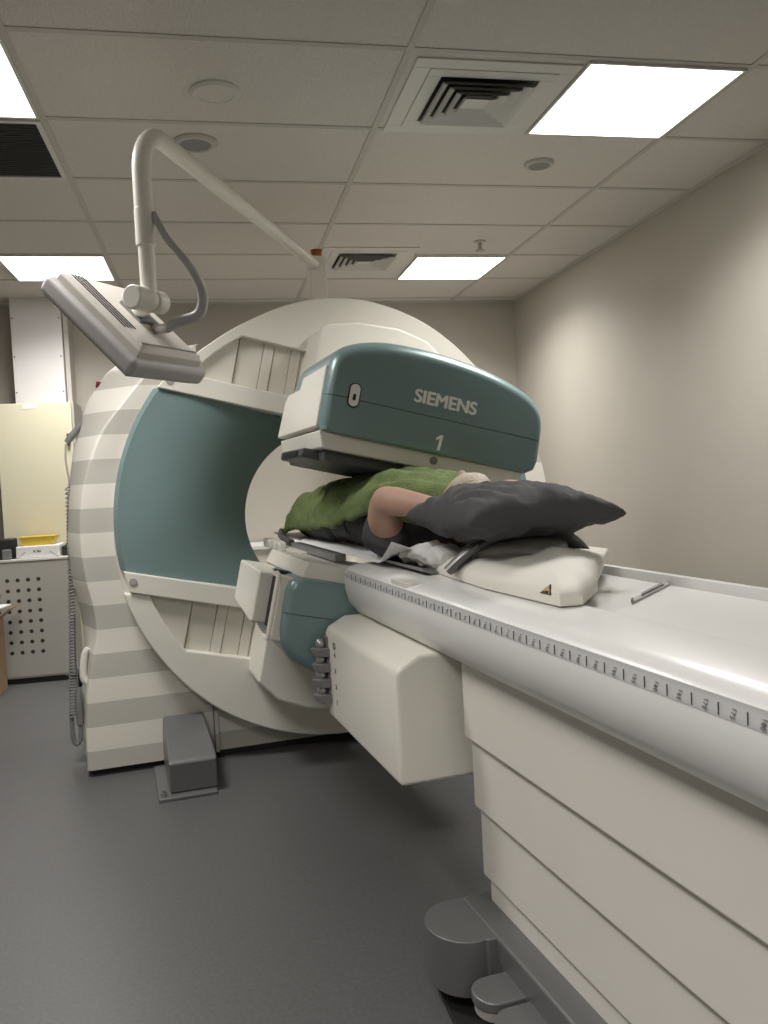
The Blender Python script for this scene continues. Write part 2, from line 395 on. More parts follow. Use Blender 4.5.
def head(fr, first):
    core = [(x*.93, .24+(y-.238)*.93) for x, y in PROF]
    b = B(); b.prism(core, F0+.075, F1, fn=fr); hd = b.build('detector_head', M['whitedim'], G, bevel=.004)
    b = B(); b.prism(cut(cut([(x*.965, y) for x, y in PROF], .345, True), .367, False), F0+.008, 3.0, fn=fr); b.build('seam', M['black'], hd)
    def shell(poly, y0, ry, rx, R, end, name):
        b = B(); rings = []
        for k in range(9):
            a = PI/2*k/8; d = 1-math.sin(a)
            rings.append([fr(x*(1-d*rx/.39), y0+(y-y0)*(1-d*ry/.22), F0+R*(1-math.cos(a))) for x, y in poly][:])
        rings.append([fr(x, y, end) for x, y in poly]); b.loft(rings); b.build(name, M['teal'], hd, sharp=50)
    shell(cut(PROF, .3572, True), .3572, .05, .028, .06, 3.12, 'upper_shell')
    shell(cut(PROF, .3550, False), .3550, .010, .028, .05, 3.02 if not first else 2.72, 'lower_shell')
    sg = -1 if first else 1
    # plain side cover
    b = B(); poly = [(2.665, .25), (2.665, .455), (3.0, .455), (3.03, .415), (3.24, .415), (3.28, .39), (3.31, .25)]
    q = [(p[0], p[1]) for p in poly]
    b.prism(q, -.396, -.33, fn=lambda uu, bb, d: fr(d, bb, uu)); b.build('side_cover', M['white'], hd, bevel=.006)
    # boxed side cover with its handle on the other side
    if first:
        b = B(); b.prism([(2.86, .215), (2.86, .30), (3.30, .30), (3.30, .215)], .33, .428, fn=lambda uu, bb, d: fr(d, bb, uu)); b.build('end_box', M['white'], hd, bevel=.006)
    else:
        b = B(); b.prism([(2.86, .25), (2.86, .425), (2.9, .43), (3.30, .40), (3.30, .245)], .37, .456, fn=lambda uu, bb, d: fr(d, bb, uu)); b.build('end_box', M['white'], hd, bevel=.008)
        b = B(); b.prism([(2.79, .235), (2.79, .43), (2.86, .43), (2.86, .235)], .36, .408, fn=lambda uu, bb, d: fr(d, bb, uu)); b.build('recess', M['black'], hd)
        b = B(); b.prism([(2.655, .245), (2.655, .45), (2.77, .45), (2.77, .245)], .37, .416, fn=lambda uu, bb, d: fr(d, bb, uu)); b.build('side_plate', M['whitedim'], hd, bevel=.004)
        b = B(); b.tube([fr(.414, .24, 2.755), fr(.428, .245, 2.74), fr(.428, .245, 2.68), fr(.428, .26, 2.665), fr(.428, .43, 2.665), fr(.428, .45, 2.68), fr(.428, .45, 2.74), fr(.414, .455, 2.755)], .007, n=8); b.build('side_handle', M['white'], hd)
    # collimator
    b = B(); b.prism([(-.365, .185), (.345, .185), (.36, .24), (-.385, .24)], F0+.03, F1-.01, fn=fr); b.build('collimator_housing', M['white'], hd, bevel=.006)
    if first:
        b = B(); b.prism([(-.34, .15), (.33, .15), (.34, .186), (-.35, .186)], F0+.07, F1-.04, fn=fr); b.build('collimator', M['dark'], hd, bevel=.006)
        b = B(); b.prism([(-.405, .152), (-.325, .150), (-.325, .168), (-.345, .185), (-.405, .184)], F0+.14, F0+.50, fn=fr); tr = b.build('collimator_tray', M['dark'], hd, bevel=.008)
        b = B(); b.prism([(-.409, .160), (-.39, .160), (-.39, .174), (-.409, .174)], F0+.2, F0+.44, fn=fr); b.build('tray_slot', M['black'], tr)
        # lettering, number, badge, sensor
        def put(txt, size, a, bb, bold):
            me = text_mesh(txt, size, .0008, 0); q = B(); bm2 = bmesh.new(); bm2.from_mesh(me)
            for ox, oy, oz in ((-bold, 0, 0), (0, bold*.6, .0004), (0, -bold*.6, .0008), (bold, 0, .0012)):
                mp = {v: q.v(fr(a+ox+v.co.x, bb+oy+v.co.y, F0-.001-oz-v.co.z)) for v in bm2.verts}
                for fc in bm2.faces: q.face([mp[v] for v in fc.verts])
            bm2.free(); return q
        put('SIEMENS', .061, .019, .412, .0022).build('lettering', M['letters'], hd, smooth=False)
        one = [(-.004, -.026), (.006, -.026), (.011, .026), (.003, .026), (-.013, .014), (-.012, .006), (.0, .013)]
        q = B(); q.prism([(.019+x, .277+y) for x, y in one], F0-.0016, F0+.001, fn=fr); q.build('number', M['letters'], hd, smooth=False)
        def pill(a, bb, w, h, n=8): return [(a+w*math.cos(t), bb+(h if math.sin(t) >= 0 else -h)+w*math.sin(t)) for t in [2*PI*i/(4*n)+.001 for i in range(4*n)]]
        b = B(); b.prism(pill(-.297, .369, .021, .020), F0-.003, F0+.01, fn=fr); bd = b.build('badge_surround', M['black'], hd, bevel=.001)
        b = B(); b.prism(pill(-.297, .369, .0165, .020), F0-.006, F0-.002, fn=fr); b.build('badge', M['letters'], bd, bevel=.001) if False else b.build('badge', M['letters'], hd)
        b = B(); b.prism(pill(-.297, .362, .005, .006), F0-.0075, F0-.005, fn=fr); b.build('badge_slot', M['black'], hd)
        b = B(); b.cyl(fr(.021, .217, F0+.031), fr(.021, .217, F0+.026), .0135); b.build('sensor', M['mid'], hd)
    return hd
head(rl, True); head(rl2, False)
for fr in (rl, rl2):
    b = B(); b.prism([(-.278, .50), (-.278, .745), (-.262, .765), (-.13, .805), (.05, .822), (.19, .798), (.284, .735), (.284, .50)], 3.40, 3.70, fn=fr); b.build('radial_arm', M['white'], G, bevel=.012, seg=3)
    b = B(); b.prism([(-.22, .36), (-.22, .58), (.22, .58), (.22, .36)], 3.28, 3.68, fn=fr); b.build('arm_carriage', M['whitedim'], G, bevel=.01)
b = B(); b.cyl((GV-.93, 3.95, 1.665), (GV-1.0, 3.94, 1.677), .017, .014); b.build('emergency_button', M['red'], G)
# ---------------------------------------------------------------- monitor boom on top of the gantry
PV, PU = 1.046, 4.13
Bm = thing('monitor_boom', 'cream bent tubular boom carrying a grey flat monitor over the gantry', 'monitor arm', (PV, PU, 1.85))
b = B(); b.box(PV-.042, PV+.042, PU-.042, PU+.042, 1.895, 2.315); b.build('post', M['white'], Bm, bevel=.006)
b = B(); b.cyl((PV+.005, PU, 2.315), (PV+.005, PU, 2.345), .027); b.cyl((PV+.005, PU, 2.345), (PV+.005, PU, 2.352), .03); b.build('beacon', M['amber'], Bm, bevel=.003)
JV, JU = .146, 2.615
dx, dy = JV-PV, JU-PU; L = math.hypot(dx, dy); ex, ey = dx/L, dy/L
rb = .145; ztop = 2.285; zs = 2.275
pts = [(PV-ex*.02, PU-ey*.02, zs)]
for k in range(1, 12): t = k/12; pts.append((PV+dx*t*(1-rb/L), PU+dy*t*(1-rb/L), zs+(ztop-zs)*t))
for k in range(0, 7):
    a = k/6*PI/2; pts.append((JV-ex*rb+ex*rb*math.sin(a), JU-ey*rb+ey*rb*math.sin(a), ztop-rb+rb*math.cos(a)))
pts.append((JV, JU, 2.02))
b = B(); b.tube(pts, .0275, n=16, smooth=3); b.build('boom_tube', M['white'], Bm, sharp=60)
b = B(); b.cyl((JV, JU, 2.035), (JV, JU, 1.925), .029); b.build('sleeve', M['white'], Bm, bevel=.003)
b = B(); b.cyl((JV, JU, 1.93), (JV, JU, 1.77), .0235); b.build('drop_tube', M['white'], Bm, bevel=.003)
b = B(); b.cyl((JV+.031, JU-.01, 1.99), (JV+.035, JU-.011, 1.99), .006); b.build('screw', M['black'], Bm)
# the monitor: e1 down the panel, e2 across it, nn out of its back
PA = Vector((-.144, 2.758, 1.877)); E1 = Vector((.097, 2.562, 1.575))-PA; E2 = Vector((.328, 2.835, 1.581))-Vector((.097, 2.562, 1.575))
nn = E1.cross(E2).normalized()
if nn.z < 0: nn = -nn
def mon(s, t, d): p = PA+E1*s+E2*t+nn*d; return (p.x, p.y, p.z)
def rrect(s0, s1, t0, t1): return [(s0, t0), (s1, t0), (s1, t1), (s0, t1)]
b = B(); b.prism(rrect(0, 1, 0, 1), -.062, 0, fn=lambda s, t, d: mon(s, t*1.05, d)); hs = b.build('monitor_housing', M['light'], Bm, bevel=.020, seg=4)
b = B(); b.loft([[mon(s, t, d) for s, t in rrect(a, 1-a*.9, a, 1-a)] for a, d in ((.055, -.005), (.06, .022), (.11, .034))]); b.build('back_cover', M['grid'], Bm, bevel=.004)
b = B()
for i in range(4): b.prism(rrect(.10, .70, .125+.042*i, .140+.042*i), .030, .0365, fn=mon)
b.build('vent_slots', M['black'], hs)
b = B(); b.prism(rrect(.87, .885, .13, .9), .028, .036, fn=mon); b.prism(rrect(.90, .91, .10, .93), .02, .030, fn=mon); b.build('trim_groove', M['mid'], hs)
b = B(); b.prism(rrect(.04, .96, .05, .95), -.0645, -.061, fn=mon); b.build('screen', M['black'], Bm)
jc = Vector((JV, JU, 1.765)); cen = Vector(mon(.45, .58, .034))
b = B(); ax = E2.normalized(); b.cyl(jc-ax*.075+Vector((-.005, 0, 0)), jc-ax*.012, .036); b.cyl(jc-ax*.012, jc+ax*.012, .029); b.cyl(jc+ax*.012, jc+ax*.06, .034); b.build('swivel_joint', M['white'], Bm, bevel=.006)
b = B(); b.cyl(jc+ax*.01, cen, .026); b.build('mount_neck', M['white'], Bm)
b = B(); cc = cen; b.prism(rrect(.36, .60, .44, .70), .03, .045, fn=mon); b.build('mount_plate', M['mid'], Bm, bevel=.003)
b = B(); b.tube([(JV+.026, JU-.012, 2.02), (.205, 2.58, 1.94), (.262, 2.57, 1.862), (.298, 2.58, 1.79), (.288, 2.60, 1.725), (.225, 2.63, 1.705), (.195, 2.65, 1.69), Vector(mon(.62, .62, .03))], [.009, .011, .012, .015, .017, .016, .015, .013], n=12); b.build('cable_sleeve', M['light'], Bm)
# ---------------------------------------------------------------- floor box at the gantry foot
Fb = thing('floor_cover_box', 'dark grey metal box on the floor at the gantry foot', 'cable cover', (.24, 3.5, 0))
b = B(); b.loft([[(.15+d, y0, z) for d, y0, z in ((0, 3.345, .015), (.185, 3.345, .015), (.185, 3.72, .015), (0, 3.72, .015))], [(x, y, z) for x, y, z in ((.15, 3.335, .135), (.335, 3.335, .135), (.335, 3.72, .135), (.15, 3.72, .135))], [(x, y, z) for x, y, z in ((.152, 3.36, .15), (.333, 3.36, .15), (.325, 3.72, .225), (.155, 3.72, .225))]])
b.build('cover', M['base'], Fb, bevel=.008, seg=3)
b = B(); b.box(.105, .33, 3.305, 3.72, 0, .014); b.build('bracket_plate', M['base'], Fb, bevel=.004)
b = B(); b.cyl((.125, 3.33, .014), (.125, 3.33, .03), .013, n=6); b.cyl((.125, 3.33, .03), (.125, 3.33, .042), .007, n=12); b.build('bolt', M['steel'], Fb)
# ---------------------------------------------------------------- hand controller hanging on the gantry side
hc = thing('hand_controller', 'grey hand controller hanging by a coiled cord left of the gantry', 'remote control', (GV-1.18, 3.98, .16))
b = B(); b.tube([(GV-1.00, 3.97, 1.585), (GV-1.06, 3.96, 1.52), (GV-1.115, 3.95, 1.455), (GV-1.138, 3.95, 1.425)], [.010, .011, .016, .013], n=10); b.build('holder_arm', M['mid'], hc)
cv, cu_ = GV-1.143, 3.95
b = B(); b.tube([(cv, cu_, 1.42), (cv-.004, cu_, 1.35), (cv+.004, cu_, 1.26), (cv, cu_, 1.235)], .004, n=8); b.build('cord', M['light'], hc)
b = B(); N = 620; b.tube([(cv-.003-.042*(i/N)**1.3+(.011+.005*(i/N))*math.cos(i*2*PI/9), cu_+(.011+.005*(i/N))*math.sin(i*2*PI/9), 1.235-(1.02)*(i/N)**.9) for i in range(N)], .0034, n=5, smooth=0); b.build('coiled_cord', M['mid'], hc)
cq = cv-.03
b = B(); b.tube([(cq-.02, cu_, .22), (cq-.02, cu_, .12), (cq-.005, cu_, .09), (cq+.012, cu_, .12), (cq+.014, cu_, .20)], .010, n=8); b.build('cord_loop', M['mid'], hc)
b = B(); b.loft([[(cq+.014+w*math.cos(2*PI*i/12), cu_+w*math.sin(2*PI*i/12), z) for i in range(12)] for w, z in ((.008, .17), (.016, .18), (.018, .24), (.014, .32), (.007, .34))]); b.build('handset', M['mid'], hc)
b = B(); b.tube([(cq+.014, cu_, .335), (cq+.012, cu_, .5), (cq+.02, cu_, .66)], .004, n=6); b.build('handset_cord', M['mid'], hc)
# ================================================================ THE COUCH
Bd = thing('patient_couch', 'long white patient couch with numbered scale and beige stepped side panels', 'scanner bed', (.975, 1.4, 0))
BC = .975; U0, U1 = .18, 2.60
half = [(.215, .765), (.245, .778), (.272, .81), (.284, .856), (.283, .893), (.277, .914), (.264, .926), (.232, .932), (.125, .938), (.115, .937), (.105, .920)]
prof = [(BC-x, z) for x, z in half]+[(BC+.235, .920), (BC+.240, .944), (BC+.262, .944), (BC+.268, .927)]+[(BC+x, z) for x, z in half[:6][::-1]]
b = B(); rings = []
for uu, k in ((U0, .97), (U0+.03, 1), (U1-.03, 1), (U1-.008, .99), (U1, .965)):
    rings.append([(BC+(x-BC)*k, uu, .85+(z-.85)*k) for x, z in prof])
b.loft(rings); bt = b.build('couch_top', M['bedtop'], Bd, sharp=50)
# scale strip
b = B(); b.grid(lambda i, j: ((BC-.2845)+(.0008 if j < .5 else .0055), .2+(U1-.04-.2)*i, .8905+.026*j), 1, 3); b.build('scale_strip', M['strip'], Bd)
b = B()
def sx(z): return BC-.2858+max(0, (z-.8965))*.33
for n in range(0, 185, 5):
    uu = .772+(180-n)*.01
    b.box(sx(.8975)-.0002, sx(.8975)+.002, uu-.0255, uu-.0249, .8935, .9095)
    me = text_mesh(str(n), .0115, .0003, 0); bm2 = bmesh.new(); bm2.from_mesh(me)
    mp = {v: b.v((sx(.9015-v.co.x)-.0002-v.co.z, uu-v.co.y*.9, .9015-v.co.x*.8)) for v in bm2.verts}
    for fc in bm2.faces: b.face([mp[v] for v in fc.verts])
    bm2.free()
b.build('scale_marks', M['ink'], Bd, smooth=False)
# trough insert with its slider
b = B(); b.box(BC-.095, BC+.228, U0+.02, U1-.02, .913, .924); b.build('trough_panel', M['bedtop'], Bd)
b = B(); b.prism([(.977, 1.443), (1.001, 1.482), (1.214, 1.655), (1.201, 1.622)], .9245, .929, 'z')
sl = b.build('slide_latch', M['light'], Bd, bevel=.001)
b = B(); b.prism([(1.04, 1.500), (1.055, 1.522), (1.18, 1.625), (1.172, 1.605)], .929, .933, 'z'); b.build('latch_grip', M['mid'], sl, bevel=.001)
b = B(); b.prism([(.978, 1.446), (1.0, 1.479), (1.01, 1.486), (.990, 1.455)], .929, .931, 'z'); b.build('latch_end', M['black'], sl)
b = B(); b.prism([(BC-.247+.026*x, 2.08+.085*y) for x, y in ((-1, -.7), (-.7, -1), (.7, -1), (1, -.7), (1, .7), (.7, 1), (-.7, 1), (-1, .7))], .905, .9315, 'z'); b.build('access_plate', M['white'], Bd, bevel=.002)
# stepped side panels
for i, (v0, za, zb, ue) in enumerate(((.770, .572, .775, 1.848), (.785, .403, .575, 1.842), (.800, .232, .406, 1.842), (.812, .17, .236, 1.83))):
    b = B(); b.box(v0, 2*BC-v0, U0+.12+.01*i, ue, za, zb); b.build('side_panel', M['panel'], Bd, bevel=.008, seg=3)
b = B(); b.box(.86, 1.09, 1.6, 1.90, .10, .70); b.build('column', M['panel'], Bd)
b = B(); b.box(.752, 2*BC-.752, U0+.1, 1.87, .045, .176); bs = b.build('couch_base', M['base'], Bd, bevel=.008, seg=3)
for s in (1, -1):
    b = B(); cx, cy = .715, 1.775; P = []
    for k in range(25):
        a = math.radians(80+200*k/24); P.append((cx+.088*math.cos(a), cy+.098*math.sin(a)))
    P += [(.735, 1.675), (.78, 1.67), (.78, 1.873)]
    if s == -1: P = [(2*BC-x, y) for x, y in P]
    b.prism(P, .045, .172, 'z'); b.build('foot', M['base'], Bd, bevel=.01, seg=3)
b = B(); b.prism([(.655, 1.80), (.68, 1.835), (1.25, 1.835), (1.25, .2), (.66, .2), (.625, 1.5), (.645, 1.72)], 0, .012, 'z'); b.build('floor_plate', M['black'], Bd, bevel=.004)
b = B(); b.box(.80, 1.15, .3, 1.8, .01, .05); b.build('plinth', M['black'], Bd)
for u0 in (1.588, 1.475):
    P = [(.775, u0-.05), (.775, u0+.05)]+[(.70+.045*math.cos(math.radians(a)), u0+.05*math.sin(math.radians(a))) for a in range(90, 271, 15)]
    b = B(); b.prism(P, .095, .118, 'z'); b.build('foot_pedal', M['base'], Bd, bevel=.005, seg=3)
    b = B(); b.prism([(x+.006, y) for x, y in P], .075, .095, 'z'); b.build('pedal_skirt', M['light'], Bd)
# collimator changer box below the couch
b = B()
b.loft([[(x, uu, z) for x, z in ((.622, .455), (.622, .722), (.629, .740), (.686, .770), (.86, .770), (.86, .455))] for uu in (1.90, 2.60)])
cb = b.build('collimator_store', M['white'], Bd, bevel=.012, seg=3)
b = B(); b.box(.616, .68, 2.56, 2.612, .50, .712); b.build('hook_rail', M['mid'], cb, bevel=.004)
for i in range(4):
    z = .528+i*.049; x = .614; y = 2.58
    b = B(); rings = []
    for dz, w in ((-.024, .8), (0, 1), (.004, 1)):
        rings.append([(x+.01, y-.035, z+dz), (x-.03*w, y-.028, z+dz), (x-.045*w, y, z+dz), (x-.03*w, y+.03, z+dz), (x+.01, y+.035, z+dz)])
    b.loft(rings); b.build('hook', M['mid'], cb, bevel=.003)
    b = B(); b.ell((x-.015, y, z+.014), .017, .020, .020, 14, 8); b.build('hook_ball', M['steel'], cb)
b = B()
for ch, z in (('1', .520), ('2', .569), ('3', .618), ('4', .667)):
    me = text_mesh(ch, .02, .0006, .0003); bm2 = bmesh.new(); bm2.from_mesh(me)
    mp = {v: b.v((.6212-v.co.z, 2.485-v.co.x*1.8, z+v.co.y)) for v in bm2.verts}
    for fc in bm2.faces: b.face([mp[v] for v in fc.verts])
    bm2.free()
for k in range(12):
    a0, a1 = 2*PI*k/12, 2*PI*(k+1)/12
    b.prism([(2.485+.014*math.cos(a0), .696+.012*math.sin(a0)), (2.485+.014*math.cos(a1), .696+.012*math.sin(a1)), (2.485+.008*math.cos(a1), .696+.007*math.sin(a1)), (2.485+.008*math.cos(a0), .696+.007*math.sin(a0))], .6206, .624, 'x')
b.build('hook_numbers', M['ink'], cb, smooth=False)
b = B(); b.cyl((.80, 1.903, .68), (.80, 1.897, .68), .006); b.build('screw_hole', M['black'], cb)
# pallet and its carriage hood
b = B(); b.prism([(BC-.195, .948), (BC-.17, .937), (BC, .934), (BC+.17, .937), (BC+.195, .948), (BC+.195, .956), (BC+.17, .945), (BC, .942), (BC-.17, .945), (BC-.195, .956)], 2.1, 4.25); b.build('pallet', M['mid'], Bd, bevel=.002)
b = B(); b.box(BC-.24, BC-.198, 2.86, 3.62, .915, .94); b.build('side_rail', M['mid'], Bd, bevel=.004)
b = B(); b.tube([(BC-.235, 3.62, .94), (BC-.235, 3.85, .955), (BC-.2, 4.02, .97)], .014, n=8); b.build('rail_handle', M['dark'], Bd)
for i in range(4):
    b = B(); b.box(BC-.30, BC-.265, 3.58+.11*i, 3.64+.11*i, .905, .945); b.build('clamp_peg', M['white'], Bd, bevel=.008)
b = B(); b.box(BC-.27, BC-.2, 3.3, 4.1, .898, .92); b.build('clamp_bar', M['white'], Bd, bevel=.004)
plan = smooth_plan = [(.806, 1.425), (.797, 1.75), (.815, 2.0), (.835, 2.23), (1.16, 2.23), (1.215, 2.05), (1.222, 1.90), (1.12, 1.755), (1.01, 1.615), (.93, 1.49), (.85, 1.415)]
def hood(k, z, dz, lift=0):
    cx, cy = 1.0, 1.88; out = []
    for x, y in plan2:
        l = lift*min(1, max(0, (x-.84)/.3))**1.0*(1 if y < 2.0 else max(0, 1-(y-2.0)/.15))
        out.append((cx+(x-cx)*k, cy+(y-cy)*k, z+.007+l+dz*max(0, 1-abs(x-1.02)/.3)))
    return out
plan2 = [p for i in range(len(plan)) for p in [(plan[i][0]+(plan[(i+1) % len(plan)][0]-plan[i][0])*t/4, plan[i][1]+(plan[(i+1) % len(plan)][1]-plan[i][1])*t/4) for t in range(4)]]
b = B(); b.loft([hood(.90, .926, 0, .0), hood(.985, .931, 0, .034), hood(1, .933, 0, .036), hood(1, .943, .003, .034), hood(.992, .950, .006, .030), hood(.975, .956, .010, .024), hood(.93, .964, .014, .015), hood(.80, .976, .018, .004), hood(.5, .985, .022), hood(.2, .988, .024)])
bmesh.ops.recalc_face_normals(b.bm, faces=b.bm.faces)
from mathutils.bvhtree import BVHTree
bvh = BVHTree.FromBMesh(b.bm)
hd = b.build('carriage_hood', mat('satin cream plastic', (.76, .735, .665), .6), Bd, sharp=50)
def onhood(y, z, off):
    hit, nrm, _, _ = bvh.ray_cast(Vector((.6, y, z)), Vector((1, 0, 0)))
    p = hit+Vector((-.7, 0, .7))*(off+.002); return (p.x, p.y, p.z)
def sign(pts, off, name, m):
    b = B(); a = [b.v(onhood(y, z, off)) for y, z in pts]; c = [b.v(onhood(y, z, off-.002)) for y, z in pts]; n = len(pts)
    b.face(a); b.face(c[::-1])
    for i in range(n): b.face((a[i], a[(i+1) % n], c[(i+1) % n], c[i]))
    b.build(name, m, hd, smooth=False)
def tri(k): return [(1.478+k*.024*math.cos(math.radians(a)), .9625+k*.012*math.sin(math.radians(a))) for a in (90, 210, 330)]
sign(tri(1.0), .0012, 'warning_sign', M['black'])
sign(tri(.76), .0018, 'warning_field', mat('amber sign', (.55, .33, .10), .5))
sign([(1.467, .958), (1.467, .9615), (1.477, .962), (1.481, .960), (1.489, .960), (1.489, .958)], .0024, 'warning_mark', M['black'])
# arch that carries the pillow
arc = [(.792, 1.95, .962), (.83, 1.93, 1.0), (.89, 1.91, 1.037), (.97, 1.90, 1.05), (1.05, 1.90, 1.046), (1.11, 1.90, 1.022), (1.155, 1.90, .975)]
b = B(); b.tube(arc, .03, n=14, flat=(0, 0, 1)); ar = b.build('head_arch', M['base'], Bd)
b = B(); b.tube([(.86, 1.92, 1.022), (.92, 1.905, 1.048), (1.0, 1.90, 1.058), (1.06, 1.90, 1.05), (1.10, 1.90, 1.034)], .036, n=14, flat=(0, 0, 1)); b.build('arch_pad', M['dark'], ar)
b = B(); b.ell((.985, 1.96, 1.005), .125, .15, .036, 28, 14, fn=lambda p: tuple(Vector(p)+Vector((1, 1, 1))*.008*noise.noise(Vector(p)*18))); b.build('arch_cushion', M['light'], ar, sharp=180)
b = B(); b.cyl((.790, 1.945, .966), (.786, 1.945, .966), .006); b.build('arch_screw', M['steel'], ar)
# ================================================================ PATIENT
def eloft(b, secs, n=20):
    rings = []
    for (x, y, z), rx, rz in secs:
        rings.append([(x+rx*math.cos(2*PI*i/n), y, z+rz*math.sin(2*PI*i/n)) for i in range(n)])
    return b.loft(rings)
PVc = .975
pe = thing('person', 'person lying under the green blanket with an arm raised, dark grey clothes', 'person', (PVc, 2.9, .95))
b = B()
eloft(b, [((PVc, 3.22, 1.04), .13, .07), ((PVc, 3.08, 1.045), .14, .075), ((PVc, 2.9, 1.05), .135, .078), ((PVc, 2.7, 1.055), .145, .085), ((PVc, 2.55, 1.055), .16, .085), ((PVc, 2.46, 1.06), .13, .075), ((PVc, 2.40, 1.07), .062, .06), ((PVc, 2.33, 1.08), .057, .06)])
b.ell((PVc, 2.235, 1.095), .077, .108, .096, 24, 16)                      # skull
b.ell((PVc, 2.32, 1.12), .05, .045, .06)                                  # jaw
b.ell((PVc, 2.262, 1.197), .013, .022, .018)                              # nose
b.ell((PVc, 2.300, 1.180), .024, .009, .010)                              # lips
for s in (1, -1):
    b.ell((PVc+s*.077, 2.255, 1.09), .012, .026, .032)                    # ears
    b.ell((PVc+s*.032, 2.228, 1.180), .018, .012, .010)                   # brow
    b.tube([(PVc+s*.09, 3.15, 1.04), (PVc+s*.10, 3.5, 1.035), (PVc+s*.10, 3.56, 1.033), (PVc+s*.09, 3.84, 1.005)], [.07, .058, .052, .038], 16, 4)
    b.tube([(PVc+s*.09, 3.86, .99), (PVc+s*.09, 3.83, 1.02), (PVc+s*.11, 3.86, 1.075)], [.042, .042, .03], 12, 4)
def arm(b, s):
    sh = (PVc+s*.165, 2.46, 1.035); el = (PVc+s*.200, 2.385, 1.135); wr = (PVc+s*.150, 2.11, 1.115)
    b.tube([sh, (PVc+s*.192, 2.42, 1.085), el], [.056, .052, .042], 16, 5); b.ell(el, .038, .040, .036)
    b.tube([el, (PVc+s*.195, 2.29, 1.132), wr], [.042, .043, .028], 16, 5)
    pm = Vector((PVc+s*.125, 2.05, 1.11)); b.ell(pm, .034, .046, .018)
    d = Vector((-s*.35, -.93, 0)).normalized(); sd = Vector((.93, -.35*s, 0)).normalized()
    for k, ln in ((-1.5, .062), (-.5, .074), (.5, .078), (1.5, .066)):
        p = pm+d*.030+sd*k*.017; q = p+d*ln*.5+Vector((0, 0, .006)); e = p+d*ln+Vector((0, 0, -.008)); b.tube([p, q, e], [.0095, .0085, .0075], 8, 3)
    p = pm-d*.02+sd*s*-.02; b.tube([p, p+sd*s*-.03+d*.03, p+sd*s*-.035+d*.06], [.012, .010, .008], 8, 3)
arm(b, -1); arm(b, 1)
body = fused(b, .0065).build('body', M['skin'], pe, sharp=180)
b = B(); b.ell((PVc, 2.205, 1.105), .084, .098, .100, 28, 18, fn=lambda p: (p[0]+.004*noise.noise(Vector(p)*60), p[1]+.006*noise.noise(Vector(p)*45+Vector((3, 0, 0))), p[2]+.006*noise.noise(Vector(p)*50)) if p[1] < 2.215 else (p[0], 2.215, p[2])); b.build('hair', M['hair'], body, sharp=180)
b = B()
eloft(b, [((PVc, 3.20, 1.045), .165, .095), ((PVc, 3.0, 1.05), .18, .105), ((PVc, 2.7, 1.055), .19, .108), ((PVc, 2.55, 1.06), .195, .102), ((PVc, 2.45, 1.055), .18, .09), ((PVc, 2.39, 1.065), .09, .072)])
for s in (1, -1): b.tube([(PVc+s*.14, 2.56, 1.04), (PVc+s*.172, 2.47, 1.035), (PVc+s*.190, 2.43, 1.055)], [.075, .075, .066], 16, 4)
q = fused(b, .010)
for v in q.bm.verts: v.co += Vector((1, .3, 1))*.014*noise.noise(v.co*11)+Vector((1, 0, 1))*.006*noise.noise(v.co*27)
q.build('shirt', M['shirt'], body, sharp=180)
b = B(); eloft(b, [((PVc, 2.93, 1.048), .183, .110), ((PVc, 3.08, 1.045), .192, .115), ((PVc, 3.25, 1.045), .178, .102), ((PVc, 3.34, 1.045), .12, .08)])
for s in (1, -1): b.tube([(PVc+s*.09, 3.2, 1.04), (PVc+s*.105, 3.5, 1.035), (PVc+s*.10, 3.80, 1.01)], [.108, .09, .066], 16, 4)
q = fused(b, .010)
for v in q.bm.verts: v.co += Vector((1, .3, 1))*.008*noise.noise(v.co*12)
q.build('trousers', M['shirt'], body, sharp=180)
# blanket
top = [(2.27, 1.085), (2.30, 1.14), (2.36, 1.172), (2.44, 1.190), (2.6, 1.205), (3.1, 1.208), (3.35, 1.195), (3.6, 1.165), (3.78, 1.125), (3.92, 1.04), (4.0, .98)]
hem = [(2.27, 1.06), (2.36, 1.09), (2.5, 1.105), (2.62, 1.07), (2.8, 1.04), (3.1, 1.025), (3.5, 1.0), (3.8, .985), (4.0, .965)]
def blanket(i, j):
    uu = 2.27+1.73*i; zt = lerp_tab(top, uu); zh = min(lerp_tab(hem, uu), zt-.01)
    zt -= .0; w = .222 if uu < 3.2 else .222-.03*(uu-3.2)
    if uu < 2.6: w -= (2.6-uu)*.25
    ph = PI*(1-j); c, s = math.cos(ph), math.sin(ph)
    x = PVc+w*math.copysign(abs(c)**.62, c); z = zh+(zt-zh)*(abs(s)**.75)-(.05*max(0, x-1.0)/.22)
    nv = Vector((x, uu, z))
    k = .016*noise.noise(Vector((x*9, uu*4, z*9)))+.010*noise.noise(nv*17+Vector((5, 2, 1)))+.004*noise.noise(nv*45)
    fold = .012*math.sin((uu*1.0+x*1.6)*34)*max(0, 1-abs(uu-2.5)/.25)
    return (x+k*c, uu+.02*noise.noise(nv*5+Vector((9, 9, 9))), z+k+fold)
b = B(); b.grid(blanket, 110, 70); bl = b.build('blanket', M['green'], None, org=(PVc, 3.1, 1.0), solid=.012, sharp=180)
tag(bl, 'rumpled green fleece blanket draped over the person on the couch', 'blanket')
